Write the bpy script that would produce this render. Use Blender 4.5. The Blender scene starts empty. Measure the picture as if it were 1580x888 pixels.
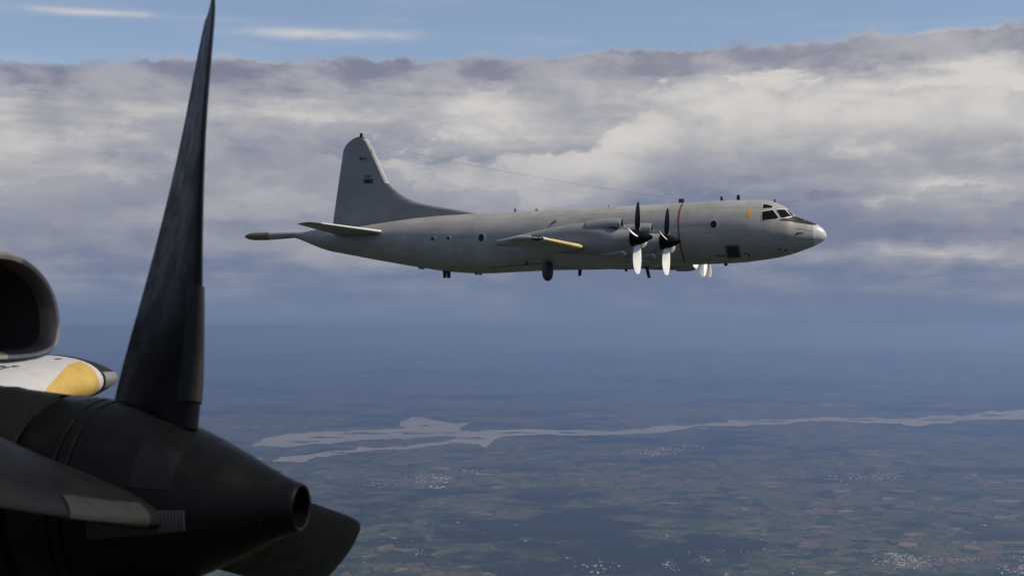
import bpy, bmesh, math, random
import numpy as np
from mathutils import Vector, Matrix, Euler
from mathutils.bvhtree import BVHTree

R = math.radians
random.seed(7)
rng = np.random.default_rng(11)
scene = bpy.context.scene
COL = scene.collection

# ------------------------------------------------------------------ camera
ALT = 2600.0            # metres above the ground
FPX = 2170.0            # focal length in photo pixels (1580 x 888)
HORIZON = 503.0         # photo row of the horizon
cam_d = bpy.data.cameras.new('camera')
cam_d.sensor_width = 36.0
cam_d.lens = 36.0 * FPX / 1580.0
cam_d.clip_start = 0.05
cam_d.clip_end = 600000.0
cam_d.dof.use_dof = True
cam_d.dof.focus_distance = 80.0
cam_d.dof.aperture_fstop = 4.8
cam = bpy.data.objects.new('camera', cam_d)
COL.objects.link(cam)
cam.location = (0, 0, ALT)
PITCH = math.atan((HORIZON - 444.0) / FPX)
cam.rotation_euler = (math.pi / 2 + PITCH, 0, 0)
scene.camera = cam
CAM = Vector((0, 0, ALT))
CROT = Euler(cam.rotation_euler).to_matrix()


def ray(px, py):
    """photo pixel -> unit direction in the world"""
    v = Vector(((px - 790.0) / FPX, -(py - 444.0) / FPX, -1.0))
    return (CROT @ v).normalized()


# ------------------------------------------------------------------ node helper
class NT:
    def __init__(s, tree):
        s.t = tree; s.n = tree.nodes; s.l = tree.links

    def node(s, typ, **kw):
        n = s.n.new(typ)
        for k, v in kw.items():
            setattr(n, k, v)
        return n

    def put(s, sock, v):
        if isinstance(v, bpy.types.NodeSocket):
            s.l.new(v, sock)
        elif v is not None:
            sock.default_value = v

    def m(s, op, a, b=None, c=None, clamp=False):
        n = s.node('ShaderNodeMath', operation=op, use_clamp=clamp)
        s.put(n.inputs[0], a)
        if b is not None: s.put(n.inputs[1], b)
        if c is not None: s.put(n.inputs[2], c)
        return n.outputs[0]

    def vm(s, op, a, b=None, c=None):
        n = s.node('ShaderNodeVectorMath', operation=op)
        s.put(n.inputs[0], a)
        if b is not None: s.put(n.inputs[1], b)
        if c is not None: s.put(n.inputs[2], c)
        return n.outputs['Value'] if op in ('DOT_PRODUCT', 'LENGTH') else n.outputs[0]

    def ramp(s, v, a, b, c=0.0, d=1.0, smooth=True):
        n = s.node('ShaderNodeMapRange')
        n.interpolation_type = 'SMOOTHSTEP' if smooth else 'LINEAR'
        n.clamp = True
        for i, q in enumerate((v, a, b, c, d)):
            s.put(n.inputs[i], q)
        return n.outputs[0]

    def noise(s, vec, scale, detail=4, rough=0.55, dist=0.0, color=False, dim='3D'):
        n = s.node('ShaderNodeTexNoise', noise_dimensions=dim)
        s.put(n.inputs['Vector'], vec)
        n.inputs['Scale'].default_value = scale
        n.inputs['Detail'].default_value = detail
        n.inputs['Roughness'].default_value = rough
        n.inputs['Distortion'].default_value = dist
        return n.outputs['Color' if color else 'Fac']

    def mix(s, f, a, b):
        n = s.node('ShaderNodeMix', data_type='RGBA')
        s.put(n.inputs[0], f)
        for sock, v in ((n.inputs[6], a), (n.inputs[7], b)):
            if isinstance(v, tuple) and len(v) == 3: v = (*v, 1.0)
            s.put(sock, v)
        return n.outputs[2]

    def comb(s, x, y, z):
        n = s.node('ShaderNodeCombineXYZ')
        for i, v in enumerate((x, y, z)): s.put(n.inputs[i], v)
        return n.outputs[0]

    def sep(s, v):
        n = s.node('ShaderNodeSeparateXYZ'); s.put(n.inputs[0], v)
        return n.outputs[0], n.outputs[1], n.outputs[2]


# ------------------------------------------------------------------ sun and sky
SUN_DIR = Vector((0.68, -0.09, 0.60)).normalized()     # direction towards the sun
sun_d = bpy.data.lights.new('sun', 'SUN')
sun_d.energy = 5.0
sun_d.angle = R(0.6)
sun_d.color = (1.0, 0.90, 0.76)
sun = bpy.data.objects.new('sun', sun_d)
COL.objects.link(sun)
sun.rotation_euler = SUN_DIR.to_track_quat('Z', 'Y').to_euler()
sun.location = (0, 0, ALT + 300)

SKY_STRENGTH = 0.115
world = bpy.data.worlds.new('World')
scene.world = world
world.use_nodes = True


def build_world():
    t = world.node_tree
    t.nodes.clear()
    w = NT(t)
    sky = w.node('ShaderNodeTexSky', sky_type='NISHITA')
    sky.sun_disc = False
    sky.sun_elevation = math.asin(SUN_DIR.z)
    sky.sun_rotation = math.atan2(SUN_DIR.x, SUN_DIR.y)
    sky.altitude = ALT
    sky.air_density = 1.0
    sky.dust_density = 2.0
    K = 1.0 / SKY_STRENGTH

    def c(r, g, b):
        return (r * K, g * K, b * K)

    d = w.node('ShaderNodeTexCoord').outputs['Generated']
    dx, dy, dz = w.sep(d)
    az = w.m('ARCTAN2', dx, dy)
    U = w.m('MULTIPLY', az, FPX)
    V = w.m('MULTIPLY', w.m('ARCSINE', dz), FPX)
    q = w.comb(az, w.m('MULTIPLY', dz, 2.2), 0.0)         # mildly stretched
    qs = w.comb(az, w.m('MULTIPLY', dz, 9.0), 0.0)        # streaks
    # billowing edges: the coordinates are pushed about by noise
    w1 = w.noise(q, 9.0, 2, 0.5, color=True, dim='2D')
    w2 = w.noise(q, 36.0, 5, 0.62, color=True, dim='2D')
    a1 = w.vm('MULTIPLY', w.vm('SUBTRACT', w1, (.5, .5, .5)), (200, 50, 0))
    a2 = w.vm('MULTIPLY', w.vm('SUBTRACT', w2, (.5, .5, .5)), (52, 36, 0))
    P0 = w.comb(U, V, 0.0)
    P = w.vm('ADD', w.vm('ADD', P0, a1), a2)
    Ps = w.vm('ADD', P0, w.vm('MULTIPLY', a1, (.6, .12, 0)))

    def blob(pos, x, y, sx, sy):
        v = w.vm('MULTIPLY', w.vm('SUBTRACT', pos, (x - 790.0, HORIZON - y, 0)), (1.0 / sx, 1.0 / sy, 0))
        return w.m('EXPONENT', w.m('MULTIPLY', w.vm('DOT_PRODUCT', v, v), -1.0))

    blobs = [(1330, 195, 190, 60, .46), (1085, 150, 90, 34, .34), (1500, 160, 110, 56, .44), (1440, 290, 120, 46, .40),
             (1490, 404, 140, 16, .42), (1020, 220, 190, 34, .26), (790, 170, 110, 40, .24), (430, 184, 140, 14, .26),
             (30, 220, 70, 75, .26), (225, 188, 60, 16, .16), (560, 405, 100, 16, .22), (690, 300, 60, 26, .14), (1330, 318, 50, 7, .26),
             (900, 300, 260, 48, -.46), (1190, 330, 170, 40, -.36), (430, 232, 110, 22, -.16), (1330, 368, 240, 20, -.28), (900, 425, 420, 26, -.16), (690, 250, 70, 14, -.14)]
    S = None
    for x, y, sx, sy, am in blobs:
        g = w.m('MULTIPLY', blob(P, x, y, sx, sy), am)
        S = g if S is None else w.m('ADD', S, g)
    f1 = w.noise(q, 15.0, 6, 0.56, dim='2D')
    off = w.vm('ADD', q, (0.010, 0.022, 0.0))
    f2 = w.noise(off, 15.0, 3, 0.56, dim='2D')
    st = w.noise(qs, 7.0, 5, 0.58, dim='2D')
    S = w.m('ADD', S, w.m('MULTIPLY', w.m('SUBTRACT', f1, 0.5), 0.42))
    S = w.m('ADD', S, w.m('MULTIPLY', w.m('SUBTRACT', st, 0.5), 0.50))
    S = w.m('ADD', S, w.m('MULTIPLY', w.m('SUBTRACT', f1, f2), 0.30))
    # the deck is lighter towards its top, darker towards the haze
    S = w.m('ADD', S, w.ramp(V, 40, 323, 0.30, 0.54))
    body = w.mix(w.ramp(S, 0.08, 0.56), c(.170, .205, .305), c(.345, .355, .405))
    body = w.mix(w.ramp(S, 0.46, 1.02), body, c(.655, .630, .600))

    # banks of cumulus: a lit crest above, shade below
    def billow(scale, detail):
        n = w.node('ShaderNodeTexVoronoi', feature='SMOOTH_F1', voronoi_dimensions='2D')
        w.put(n.inputs['Vector'], w.vm('ADD', q, w.vm('MULTIPLY', w.vm('SUBTRACT', w2, (.5, .5, .5)), (.030, .030, .030))))
        n.inputs['Scale'].default_value = scale
        n.inputs['Detail'].default_value = detail
        n.inputs['Roughness'].default_value = .55
        n.inputs['Smoothness'].default_value = .6
        return n.outputs['Distance']
    bi = billow(16.0, 3.0)
    puff = w.m('SUBTRACT', .55, bi)
    a1v = w.sep(a1)[1]
    crest1 = w.m('ADD', w.ramp(U, 90, 300, 300, 402), w.m('MULTIPLY', puff, 78.0))
    t1 = w.m('SUBTRACT', w.m('ADD', crest1, w.m('MULTIPLY', a1v, 1.1)), V)
    al1 = w.m('MULTIPLY', w.ramp(t1, -5, 22), w.ramp(t1, 100, 200, 1.0, 0.0))
    al1 = w.m('MULTIPLY', al1, w.ramp(U, -600, 330, 0.26, 0.90))
    sh1 = w.m('ADD', w.ramp(t1, 25, 200, 1.0, .15), w.m('MULTIPLY', puff, .68))
    sh1 = w.m('ADD', sh1, w.m('MULTIPLY', w.m('SUBTRACT', f1, f2), .55))
    col1 = w.mix(w.ramp(sh1, 0.1, 1.05), c(.30, .315, .375), c(.66, .635, .605))
    body = w.mix(al1, body, col1)
    crest2 = w.m('ADD', 225.0, w.m('MULTIPLY', puff, 80.0))
    gx = w.m('MULTIPLY', w.m('ADD', U, 370.0), 1.0 / 200.0)
    crest2 = w.m('ADD', crest2, w.m('MULTIPLY', w.m('EXPONENT', w.m('MULTIPLY', w.m('MULTIPLY', gx, gx), -1.0)), 88.0))
    t2 = w.m('SUBTRACT', w.m('ADD', crest2, a1v), V)
    al2 = w.m('MULTIPLY', w.m('MULTIPLY', w.ramp(t2, 0, 12), w.ramp(t2, 30, 130, 1.0, 0.0)), .55)
    col2 = w.mix(w.ramp(w.m('ADD', t2, w.m('MULTIPLY', puff, -60.0)), -10, 70), c(.37, .375, .425), c(.215, .24, .325))
    body = w.mix(al2, body, col2)

    # dark stratus along the top of the deck
    vt = w.ramp(U, -790, 790, 390, 438, smooth=False)
    edge = w.vm('ADD', P0, w.vm('MULTIPLY', a2, (0, 1.0, 0)))
    edge = w.vm('ADD', edge, w.vm('MULTIPLY', a1, (0, .16, 0)))
    ev = w.sep(edge)[1]
    tt = w.m('SUBTRACT', vt, ev)
    lo = w.m('ADD', 46.0, w.m('MULTIPLY', w.m('SUBTRACT', st, .5), 110.0))
    band = w.m('MULTIPLY', w.ramp(tt, 0, 8), w.ramp(w.m('SUBTRACT', tt, lo), -16, 12, 1.0, 0.0))
    bandk = w.ramp(U, -500, 500, 0.92, 0.66)
    band = w.m('MULTIPLY', band, bandk)
    deck = w.mix(band, body, w.mix(w.ramp(f1, .38, .66), c(.200, .212, .295), c(.36, .365, .42)))
    cover = w.ramp(tt, -7, 9)
    hole = w.m('MULTIPLY', blob(Ps, 20, 112, 150, 9), 1.3)
    cover = w.m('SUBTRACT', cover, hole, clamp=True)
    # thin high streaks in the blue
    c1 = w.m('MULTIPLY', blob(Ps, 175, 44, 130, 5), 0.8)
    c2 = w.m('MULTIPLY', blob(Ps, 480, 60, 130, 8), 0.9)
    gen = w.m('MULTIPLY', w.ramp(st, .50, .78), w.ramp(V, 503, 650, 0.12, 0.6))
    cir = w.m('MULTIPLY', w.m('ADD', c1, c2), w.ramp(f1, .35, .6, .25, 1.0))
    cir = w.m('ADD', cir, gen, clamp=True)
    cir = w.m('ADD', cir, 0.14, clamp=True)
    high = w.mix(cir, sky.outputs[0], c(.56, .57, .60))
    full = w.mix(cover, high, deck)
    # haze along the horizon
    hz = w.ramp(w.m('ADD', V, w.m('MULTIPLY', w.m('SUBTRACT', st, .5), 50.0)), 0, 138, 1.0, 0.0)
    full = w.mix(w.m('MULTIPLY', hz, 0.97), full, c(.150, .204, .325))
    bg = w.node('ShaderNodeBackground')
    w.put(bg.inputs[0], full)
    bg.inputs[1].default_value = SKY_STRENGTH
    out = w.node('ShaderNodeOutputWorld')
    w.l.new(bg.outputs[0], out.inputs[0])


build_world()

# ------------------------------------------------------------------ render settings
scene.view_settings.view_transform = 'Standard'
scene.view_settings.look = 'None'
scene.view_settings.exposure = 0.0
scene.view_settings.gamma = 1.0
scene.cycles.use_denoising = True
scene.cycles.max_bounces = 4
scene.cycles.diffuse_bounces = 2
scene.cycles.glossy_bounces = 3
scene.cycles.transmission_bounces = 4
scene.cycles.volume_bounces = 0
scene.cycles.caustics_reflective = False
scene.cycles.caustics_refractive = False
scene.render.film_transparent = False


# ------------------------------------------------------------------ materials
def mat(name, col, rough=0.5, metal=0.0, var=0.0, scale=1.0, bump=0.0, bscale=8.0, spec=0.5, dirt=None, coat=0.0):
    m = bpy.data.materials.new(name)
    m.use_nodes = True
    w = NT(m.node_tree)
    b = m.node_tree.nodes['Principled BSDF']
    b.inputs['Roughness'].default_value = rough
    b.inputs['Metallic'].default_value = metal
    b.inputs['Specular IOR Level'].default_value = spec
    b.inputs['Coat Weight'].default_value = coat
    co = w.node('ShaderNodeTexCoord').outputs['Object']
    base = (*col, 1.0)
    if var > 0:
        n = w.noise(co, scale, 5, 0.6)
        lo = tuple(x * (1 - var) for x in col); hi = tuple(min(1, x * (1 + var)) for x in col)
        colr = w.mix(w.ramp(n, .3, .7), lo, hi)
        if dirt:
            st = w.vm('MULTIPLY', co, (.35, 1.0, 2.6))
            n2 = w.noise(st, 2.3, 6, .65)
            colr = w.mix(w.ramp(n2, .52, .74, 0.0, dirt), colr, tuple(x * .45 for x in col))
        w.l.new(colr, b.inputs['Base Color'])
        n3 = w.noise(co, scale * 4.3, 4, 0.6)
        w.l.new(w.ramp(n3, .3, .7, max(0.03, rough - .08), min(1, rough + .1)), b.inputs['Roughness'])
    else:
        b.inputs['Base Color'].default_value = base
    if bump > 0:
        bn = w.node('ShaderNodeBump')
        bn.inputs['Strength'].default_value = bump
        bn.inputs['Distance'].default_value = 0.01
        w.l.new(w.noise(co, bscale, 4, .55), bn.inputs['Height'])
        w.l.new(bn.outputs[0], b.inputs['Normal'])
    return m


def paint_panels(name, col, rough=0.42):
    """aircraft paint with faint sheet seams, soot streaks and touch-ups"""
    m = mat(name, col, rough)
    w = NT(m.node_tree)
    b = m.node_tree.nodes['Principled BSDF']
    co = w.node('ShaderNodeTexCoord').outputs['Object']
    x, y, z = w.sep(co)
    n = w.noise(co, .55, 5, .6)
    colr = w.mix(w.ramp(n, .3, .7), tuple(v * .86 for v in col), tuple(v * 1.1 for v in col))
    st = w.vm('MULTIPLY', co, (.30, 1.0, 2.2))
    n2 = w.noise(st, 1.9, 6, .65)
    colr = w.mix(w.ramp(n2, .50, .74, 0, .40), colr, tuple(v * .42 for v in col))
    # patches of slightly different paint, panel by panel
    br = w.node('ShaderNodeTexBrick')
    br.offset = .5
    w.l.new(w.comb(x, w.m('MULTIPLY', w.m('ARCTAN2', y, z), 1.73), 0.0), br.inputs['Vector'])
    br.inputs['Color1'].default_value = (.90, .90, .90, 1)
    br.inputs['Color2'].default_value = (1.06, 1.06, 1.06, 1)
    br.inputs['Mortar'].default_value = (.42, .42, .42, 1)
    br.inputs['Scale'].default_value = 1.0
    br.inputs['Mortar Size'].default_value = .008
    br.inputs['Brick Width'].default_value = 2.1
    br.inputs['Row Height'].default_value = 1.0
    mx = w.node('ShaderNodeMix', data_type='RGBA', blend_type='MULTIPLY')
    mx.inputs[0].default_value = .85
    w.l.new(colr, mx.inputs[6]); w.l.new(br.outputs['Color'], mx.inputs[7])
    w.l.new(mx.outputs[2], b.inputs['Base Color'])
    n3 = w.noise(co, 2.4, 4, .6)
    w.l.new(w.ramp(n3, .3, .7, rough - .08, rough + .14), b.inputs['Roughness'])
    bn = w.node('ShaderNodeBump')
    bn.inputs['Strength'].default_value = .12
    bn.inputs['Distance'].default_value = .02
    w.l.new(w.noise(co, 1.7, 3, .5), bn.inputs['Height'])
    w.l.new(bn.outputs[0], b.inputs['Normal'])
    return m


M = {}
M['grey'] = paint_panels('grey_aircraft_paint', (.300, .292, .275), .40)
M['grey2'] = mat('grey_fin_paint', (.215, .22, .222), .45, var=.10, scale=.6, dirt=.35)
M['palegrey'] = mat('pale_grey_paint', (.42, .42, .40), .35, var=.10, scale=1.5)
M['white'] = mat('white_paint', (.56, .55, .51), .32, var=.06, scale=2.0)
M['radome'] = mat('radome_white', (.50, .50, .47), .24, var=.05, scale=2.0, coat=.4)
M['black'] = mat('matt_black_paint', (.011, .011, .011), .6, var=.2, scale=3.0, spec=.2)
M['darkgrey'] = mat('dark_grey', (.035, .036, .038), .5, var=.2, scale=3.0)
M['glass'] = mat('cockpit_glass', (.004, .0045, .005), .06, spec=.25)
M['interior'] = mat('cockpit_interior', (.16, .16, .17), .6)
M['yellow'] = mat('yellow_leading_edge', (.40, .265, .055), .45, var=.15, scale=2.2, dirt=.3)
M['paleyellow'] = mat('pale_yellow_edge', (.50, .40, .17), .45, var=.12, scale=2.2)
M['orange'] = mat('orange_marking', (.55, .25, .03), .5)
M['red'] = mat('red_stripe', (.16, .035, .022), .5, var=.15, scale=4)
M['brown'] = mat('brown_boom_cover', (.105, .085, .045), .55, var=.25, scale=2.5)
M['metal'] = mat('bare_metal_lip', (.72, .70, .66), .28, metal=1.0, var=.08, scale=5)
M['bladef'] = mat('blade_front_bare', (.80, .78, .75), .38, var=.06, scale=3)
M['bladeb'] = mat('blade_back_black', (.005, .005, .006), .5, var=.15, scale=2, spec=.12)
M['spinner'] = mat('spinner_black', (.0035, .0038, .0042), .40, var=.12, scale=3.0, spec=.10)
M['soot'] = mat('soot', (.02, .018, .016), .8, var=.3, scale=4)
M['green'] = mat('flag_green', (.012, .045, .02), .5)
M['flagred'] = mat('flag_red', (.06, .008, .01), .5)
M['wire'] = mat('wire', (.06, .06, .06), .5)
M['boot'] = mat('grey_rubber_boot', (.017, .016, .015), .6, var=.2, scale=6, spec=.2)
M['ownwhite'] = mat('own_wing_white', (.38, .37, .355), .42, var=.07, scale=1.2, dirt=.2)
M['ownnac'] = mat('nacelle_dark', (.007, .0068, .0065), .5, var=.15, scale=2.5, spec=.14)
M['liptan'] = mat('intake_lip_metal', (.40, .35, .30), .38, metal=.85, var=.15, scale=6)
M['tunnel'] = mat('intake_tunnel', (.030, .028, .024), .65, var=.3, scale=5)
M['duct'] = mat('intake_floor', (.16, .12, .10), .5, var=.3, scale=5)


# ------------------------------------------------------------------ mesh helpers
def mesh_obj(name, verts, faces, material, parent=None, smooth=True, mats=None, fmat=None):
    me = bpy.data.meshes.new(name)
    me.from_pydata([tuple(v) for v in verts], [], [tuple(f) for f in faces])
    for mm in (mats or [material]):
        me.materials.append(mm)
    if fmat:
        for p, i in zip(me.polygons, fmat): p.material_index = i
    bm = bmesh.new(); bm.from_mesh(me)
    bmesh.ops.recalc_face_normals(bm, faces=bm.faces)
    bm.to_mesh(me); bm.free()
    me.shade_smooth() if smooth else me.shade_flat()
    if smooth:
        me.set_sharp_from_angle(angle=R(42))
    o = bpy.data.objects.new(name, me)
    COL.objects.link(o)
    if parent is not None: o.parent = parent
    return o


def loft(rings, cap0=True, cap1=True, closed=True):
    n = len(rings[0]); v = []; f = []
    for r in rings: v += [tuple(p) for p in r]
    for i in range(len(rings) - 1):
        for j in range(n if closed else n - 1):
            k = (j + 1) % n
            f.append((i * n + j, i * n + k, (i + 1) * n + k, (i + 1) * n + j))
    if cap0: f.append(tuple(range(n)))
    if cap1: f.append(tuple((len(rings) - 1) * n + j for j in range(n)))
    return v, f


def merge(*parts):
    V, F = [], []
    for v, f in parts:
        o = len(V); V += list(v); F += [tuple(i + o for i in q) for q in f]
    return V, F


def tube(pts, rad, n=8):
    """tube along a polyline; rad may be a list"""
    pts = [Vector(p) for p in pts]
    rr = rad if isinstance(rad, (list, tuple)) else [rad] * len(pts)
    rings = []
    for i, p in enumerate(pts):
        d = (pts[min(i + 1, len(pts) - 1)] - pts[max(i - 1, 0)]).normalized()
        a = d.cross(Vector((0, 0, 1)))
        if a.length < 1e-3: a = d.cross(Vector((0, 1, 0)))
        a.normalize(); b = d.cross(a)
        rings.append([p + (a * math.cos(t) + b * math.sin(t)) * rr[i] for t in np.linspace(0, 2 * math.pi, n, endpoint=False)])
    return loft(rings)


def boxm(c, s, taper=1.0, sweep=0.0):
    """box centred at c with size s; the far z end scaled by taper and shifted in x by sweep"""
    v = []
    for z in (-.5, .5):
        k = 1.0 if z < 0 else taper
        for x, y in ((-.5, -.5), (.5, -.5), (.5, .5), (-.5, .5)):
            v.append((c[0] + x * s[0] * k + (sweep if z > 0 else 0), c[1] + y * s[1] * k, c[2] + z * s[2]))
    return v, [(0, 1, 2, 3), (4, 5, 6, 7), (0, 1, 5, 4), (1, 2, 6, 5), (2, 3, 7, 6), (3, 0, 4, 7)]


def revolve(prof, n=32, axis_z=0.0):
    """profile of (x, r) about the x axis"""
    return loft([[(x, r * math.cos(t), axis_z + r * math.sin(t)) for t in np.linspace(0, 2 * math.pi, n, endpoint=False)] for x, r in prof],
                cap0=prof[0][1] > 1e-4, cap1=prof[-1][1] > 1e-4)


def empty(name, parent=None, size=1.0):
    o = bpy.data.objects.new(name, None)
    o.empty_display_size = size
    COL.objects.link(o)
    if parent is not None: o.parent = parent
    return o


def tag(o, label=None, cat=None, group=None, kind=None):
    if label: o['label'] = label
    if cat: o['category'] = cat
    if group: o['group'] = group
    if kind: o['kind'] = kind
    return o


def airfoil(n=14, t=.12, camber=.02):
    """closed loop of (f, h): f 0..1 along the chord from the leading edge, TE->upper->LE->lower"""
    up, lo = [], []
    for i in range(n + 1):
        f = .5 * (1 - math.cos(math.pi * i / n))
        th = 5 * t * (.2969 * math.sqrt(f) - .126 * f - .3516 * f ** 2 + .2843 * f ** 3 - .1030 * f ** 4)
        cz = camber * 4 * f * (1 - f)
        up.append((f, cz + th)); lo.append((f, cz - th))
    return up[::-1] + lo[1:]


def wing_rings(stations, n=14, camber=.02, clip=None, grow=0.0):
    """stations: (y, x_le, z_le, chord, thickness ratio, incidence deg) -> rings in body coordinates"""
    rings = []
    for y, xl, zl, ch, t, inc in stations:
        a = R(inc); ring = []
        for f, h in airfoil(n, t, camber):
            if clip is not None and f > clip: f = clip
            xx, zz = -f * ch, h * ch
            ring.append((xl + xx * math.cos(a) - zz * math.sin(a), y, zl + xx * math.sin(a) * 1.0 + zz * math.cos(a)))
        rings.append(ring)
    return rings


def lerp_station(sts, y):
    sts = sorted(sts)
    ys = [s[0] for s in sts]
    return (y,) + tuple(float(np.interp(y, ys, [s[k] for s in sts])) for k in range(1, 6))


def le_strip(sts, ys, frac, name, material, parent, grow=.012, n=8, camber=.02):
    """thin sleeve wrapped round the leading edge between the given span stations"""
    rings = []
    frac0 = frac
    for y in ys:
        frac = frac0(y) if callable(frac0) else frac0
        _, xl, zl, ch, t, inc = lerp_station(sts, y)
        a = R(inc); ring = []
        fs = [frac * (i / n) ** 1.6 for i in range(n + 1)]
        for side in (1, -1):
            seq = fs[::-1] if side == 1 else fs[1:]
            for f in seq:
                th = 5 * t * (.2969 * math.sqrt(f) - .126 * f - .3516 * f ** 2 + .2843 * f ** 3)
                cz = camber * 4 * f * (1 - f)
                g = grow
                xx = -f * ch + g * (1 - f / frac); zz = (cz + side * th) * ch + side * g * min(1, f / frac * 3)
                ring.append((xl + xx * math.cos(a) - zz * math.sin(a), y, zl + xx * math.sin(a) + zz * math.cos(a)))
        rings.append(ring)
    v, f = loft(rings, True, True, True)
    return mesh_obj(name, v, f, material, parent)


# ------------------------------------------------------------------ blades, nacelles (shared shapes)
def cub(xs, ys, x):
    """smooth interpolation through a table"""
    x = min(max(x, xs[0]), xs[-1])
    i = max(0, min(len(xs) - 2, int(np.searchsorted(xs, x)) - 1))
    h = xs[i + 1] - xs[i]; t = (x - xs[i]) / h
    def sl(k):
        if k == 0: return (ys[1] - ys[0]) / (xs[1] - xs[0])
        if k == len(xs) - 1: return (ys[-1] - ys[-2]) / (xs[-1] - xs[-2])
        return (ys[k + 1] - ys[k - 1]) / (xs[k + 1] - xs[k - 1])
    m0, m1 = sl(i) * h, sl(i + 1) * h
    return (2 * t ** 3 - 3 * t * t + 1) * ys[i] + (t ** 3 - 2 * t * t + t) * m0 + (-2 * t ** 3 + 3 * t * t) * ys[i + 1] + (t ** 3 - t * t) * m1


PLAIN = [(.26, .17, .55), (.42, .22, .42), (.58, .34, .24), (.80, .42, .15), (1.10, .47, .105), (1.45, .49, .08), (1.75, .43, .062), (1.92, .34, .055), (2.01, .24, .05), (2.055, .12, .05)]
CUFFED = [(.26, .58, .20), (.42, .60, .16), (.58, .595, .13), (.80, .57, .115), (1.10, .53, .10), (1.45, .50, .08), (1.75, .485, .062), (1.92, .46, .055), (2.01, .40, .05), (2.055, .27, .05)]


def blade_at(sts, r):
    rs = [q[0] for q in sts]
    be = math.radians(cub([0, .3, .6, 1.0, 1.5, 2.06], [70, 66, 60, 50.5, 40.5, 34], r))
    return cub(rs, [q[1] for q in sts], r), cub(rs, [q[2] for q in sts], r), be


def blade_mesh(name, dark_front=False, n=9, cuff=False, rad=1.0):
    """one paddle blade pointing up (+z); x is forward, it moves towards -y"""
    sts = CUFFED if cuff else PLAIN
    rr = list(np.linspace(.26, 1.9, 22 if cuff else 12)) + [1.95, 1.99, 2.02, 2.04, 2.053]
    rings, fm = [], []
    for r in rr:
        ch, t, be = blade_at(sts, r)
        cx, cy = math.sin(be), -math.cos(be)              # towards the leading edge
        nx, ny = math.cos(be), math.sin(be)               # front face normal
        ring = []
        for f, h in airfoil(n, t, .03 * min(1, max(0, (r - .4) / .3))):
            k = (.52 if cuff else .40) - f
            ring.append((cx * k * ch + nx * h * ch, cy * k * ch + ny * h * ch, r * rad))
        rings.append(ring)
    v, f = loft(rings)
    m = len(rings[0])
    for i in range(len(rings) - 1):
        for j in range(m):
            fm.append(0 if j < n else 1)
    fm += [1, 1]
    front = M['bladeb'] if dark_front else M['bladef']
    o = mesh_obj(name, v, f, None, None, True, [front, M['bladeb']], fm)
    me = o.data
    bpy.data.objects.remove(o)
    return me


def sup_ring(x, hw, zt, zb, n=28, e=2.3, yc=0.0):
    zc, hh = (zt + zb) / 2, (zt - zb) / 2
    out = []
    for t in np.linspace(0, 2 * math.pi, n, endpoint=False):
        c, s = math.cos(t), math.sin(t)
        out.append((x, yc + hw * math.copysign(abs(c) ** (2 / e), c), zc + hh * math.copysign(abs(s) ** (2 / e), s)))
    return out


def dome_ring(x, hw, zt, zb, n=28, k=.30):
    """arched top over a flatter floor with rounded corners"""
    zc = zb + (zt - zb) * k
    out = []
    for t in np.linspace(0, 2 * math.pi, n, endpoint=False):
        c, s = math.cos(t), math.sin(t)
        e = 2.1 if s >= 0 else 3.4
        out.append((x, hw * math.copysign(abs(c) ** (2 / e), c), zc + (zt - zc if s > 0 else zc - zb) * math.copysign(abs(s) ** (2 / e), s)))
    return out


SPIN = [(-.34, .412), (-.30, .428), (-.16, .415), (-.157, .405), (-.145, .404), (-.142, .412), (-.108, .407), (-.105, .397), (-.092, .396), (-.089, .403),
        (.03, .375), (.15, .338), (.26, .300), (.36, .258), (.46, .210), (.56, .160), (.64, .120), (.69, .102), (.712, .096), (.720, .089), (.715, .080), (.66, .076), (.50, .072)]


def spinner_mesh(n=48):
    return revolve(SPIN, n)


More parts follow.
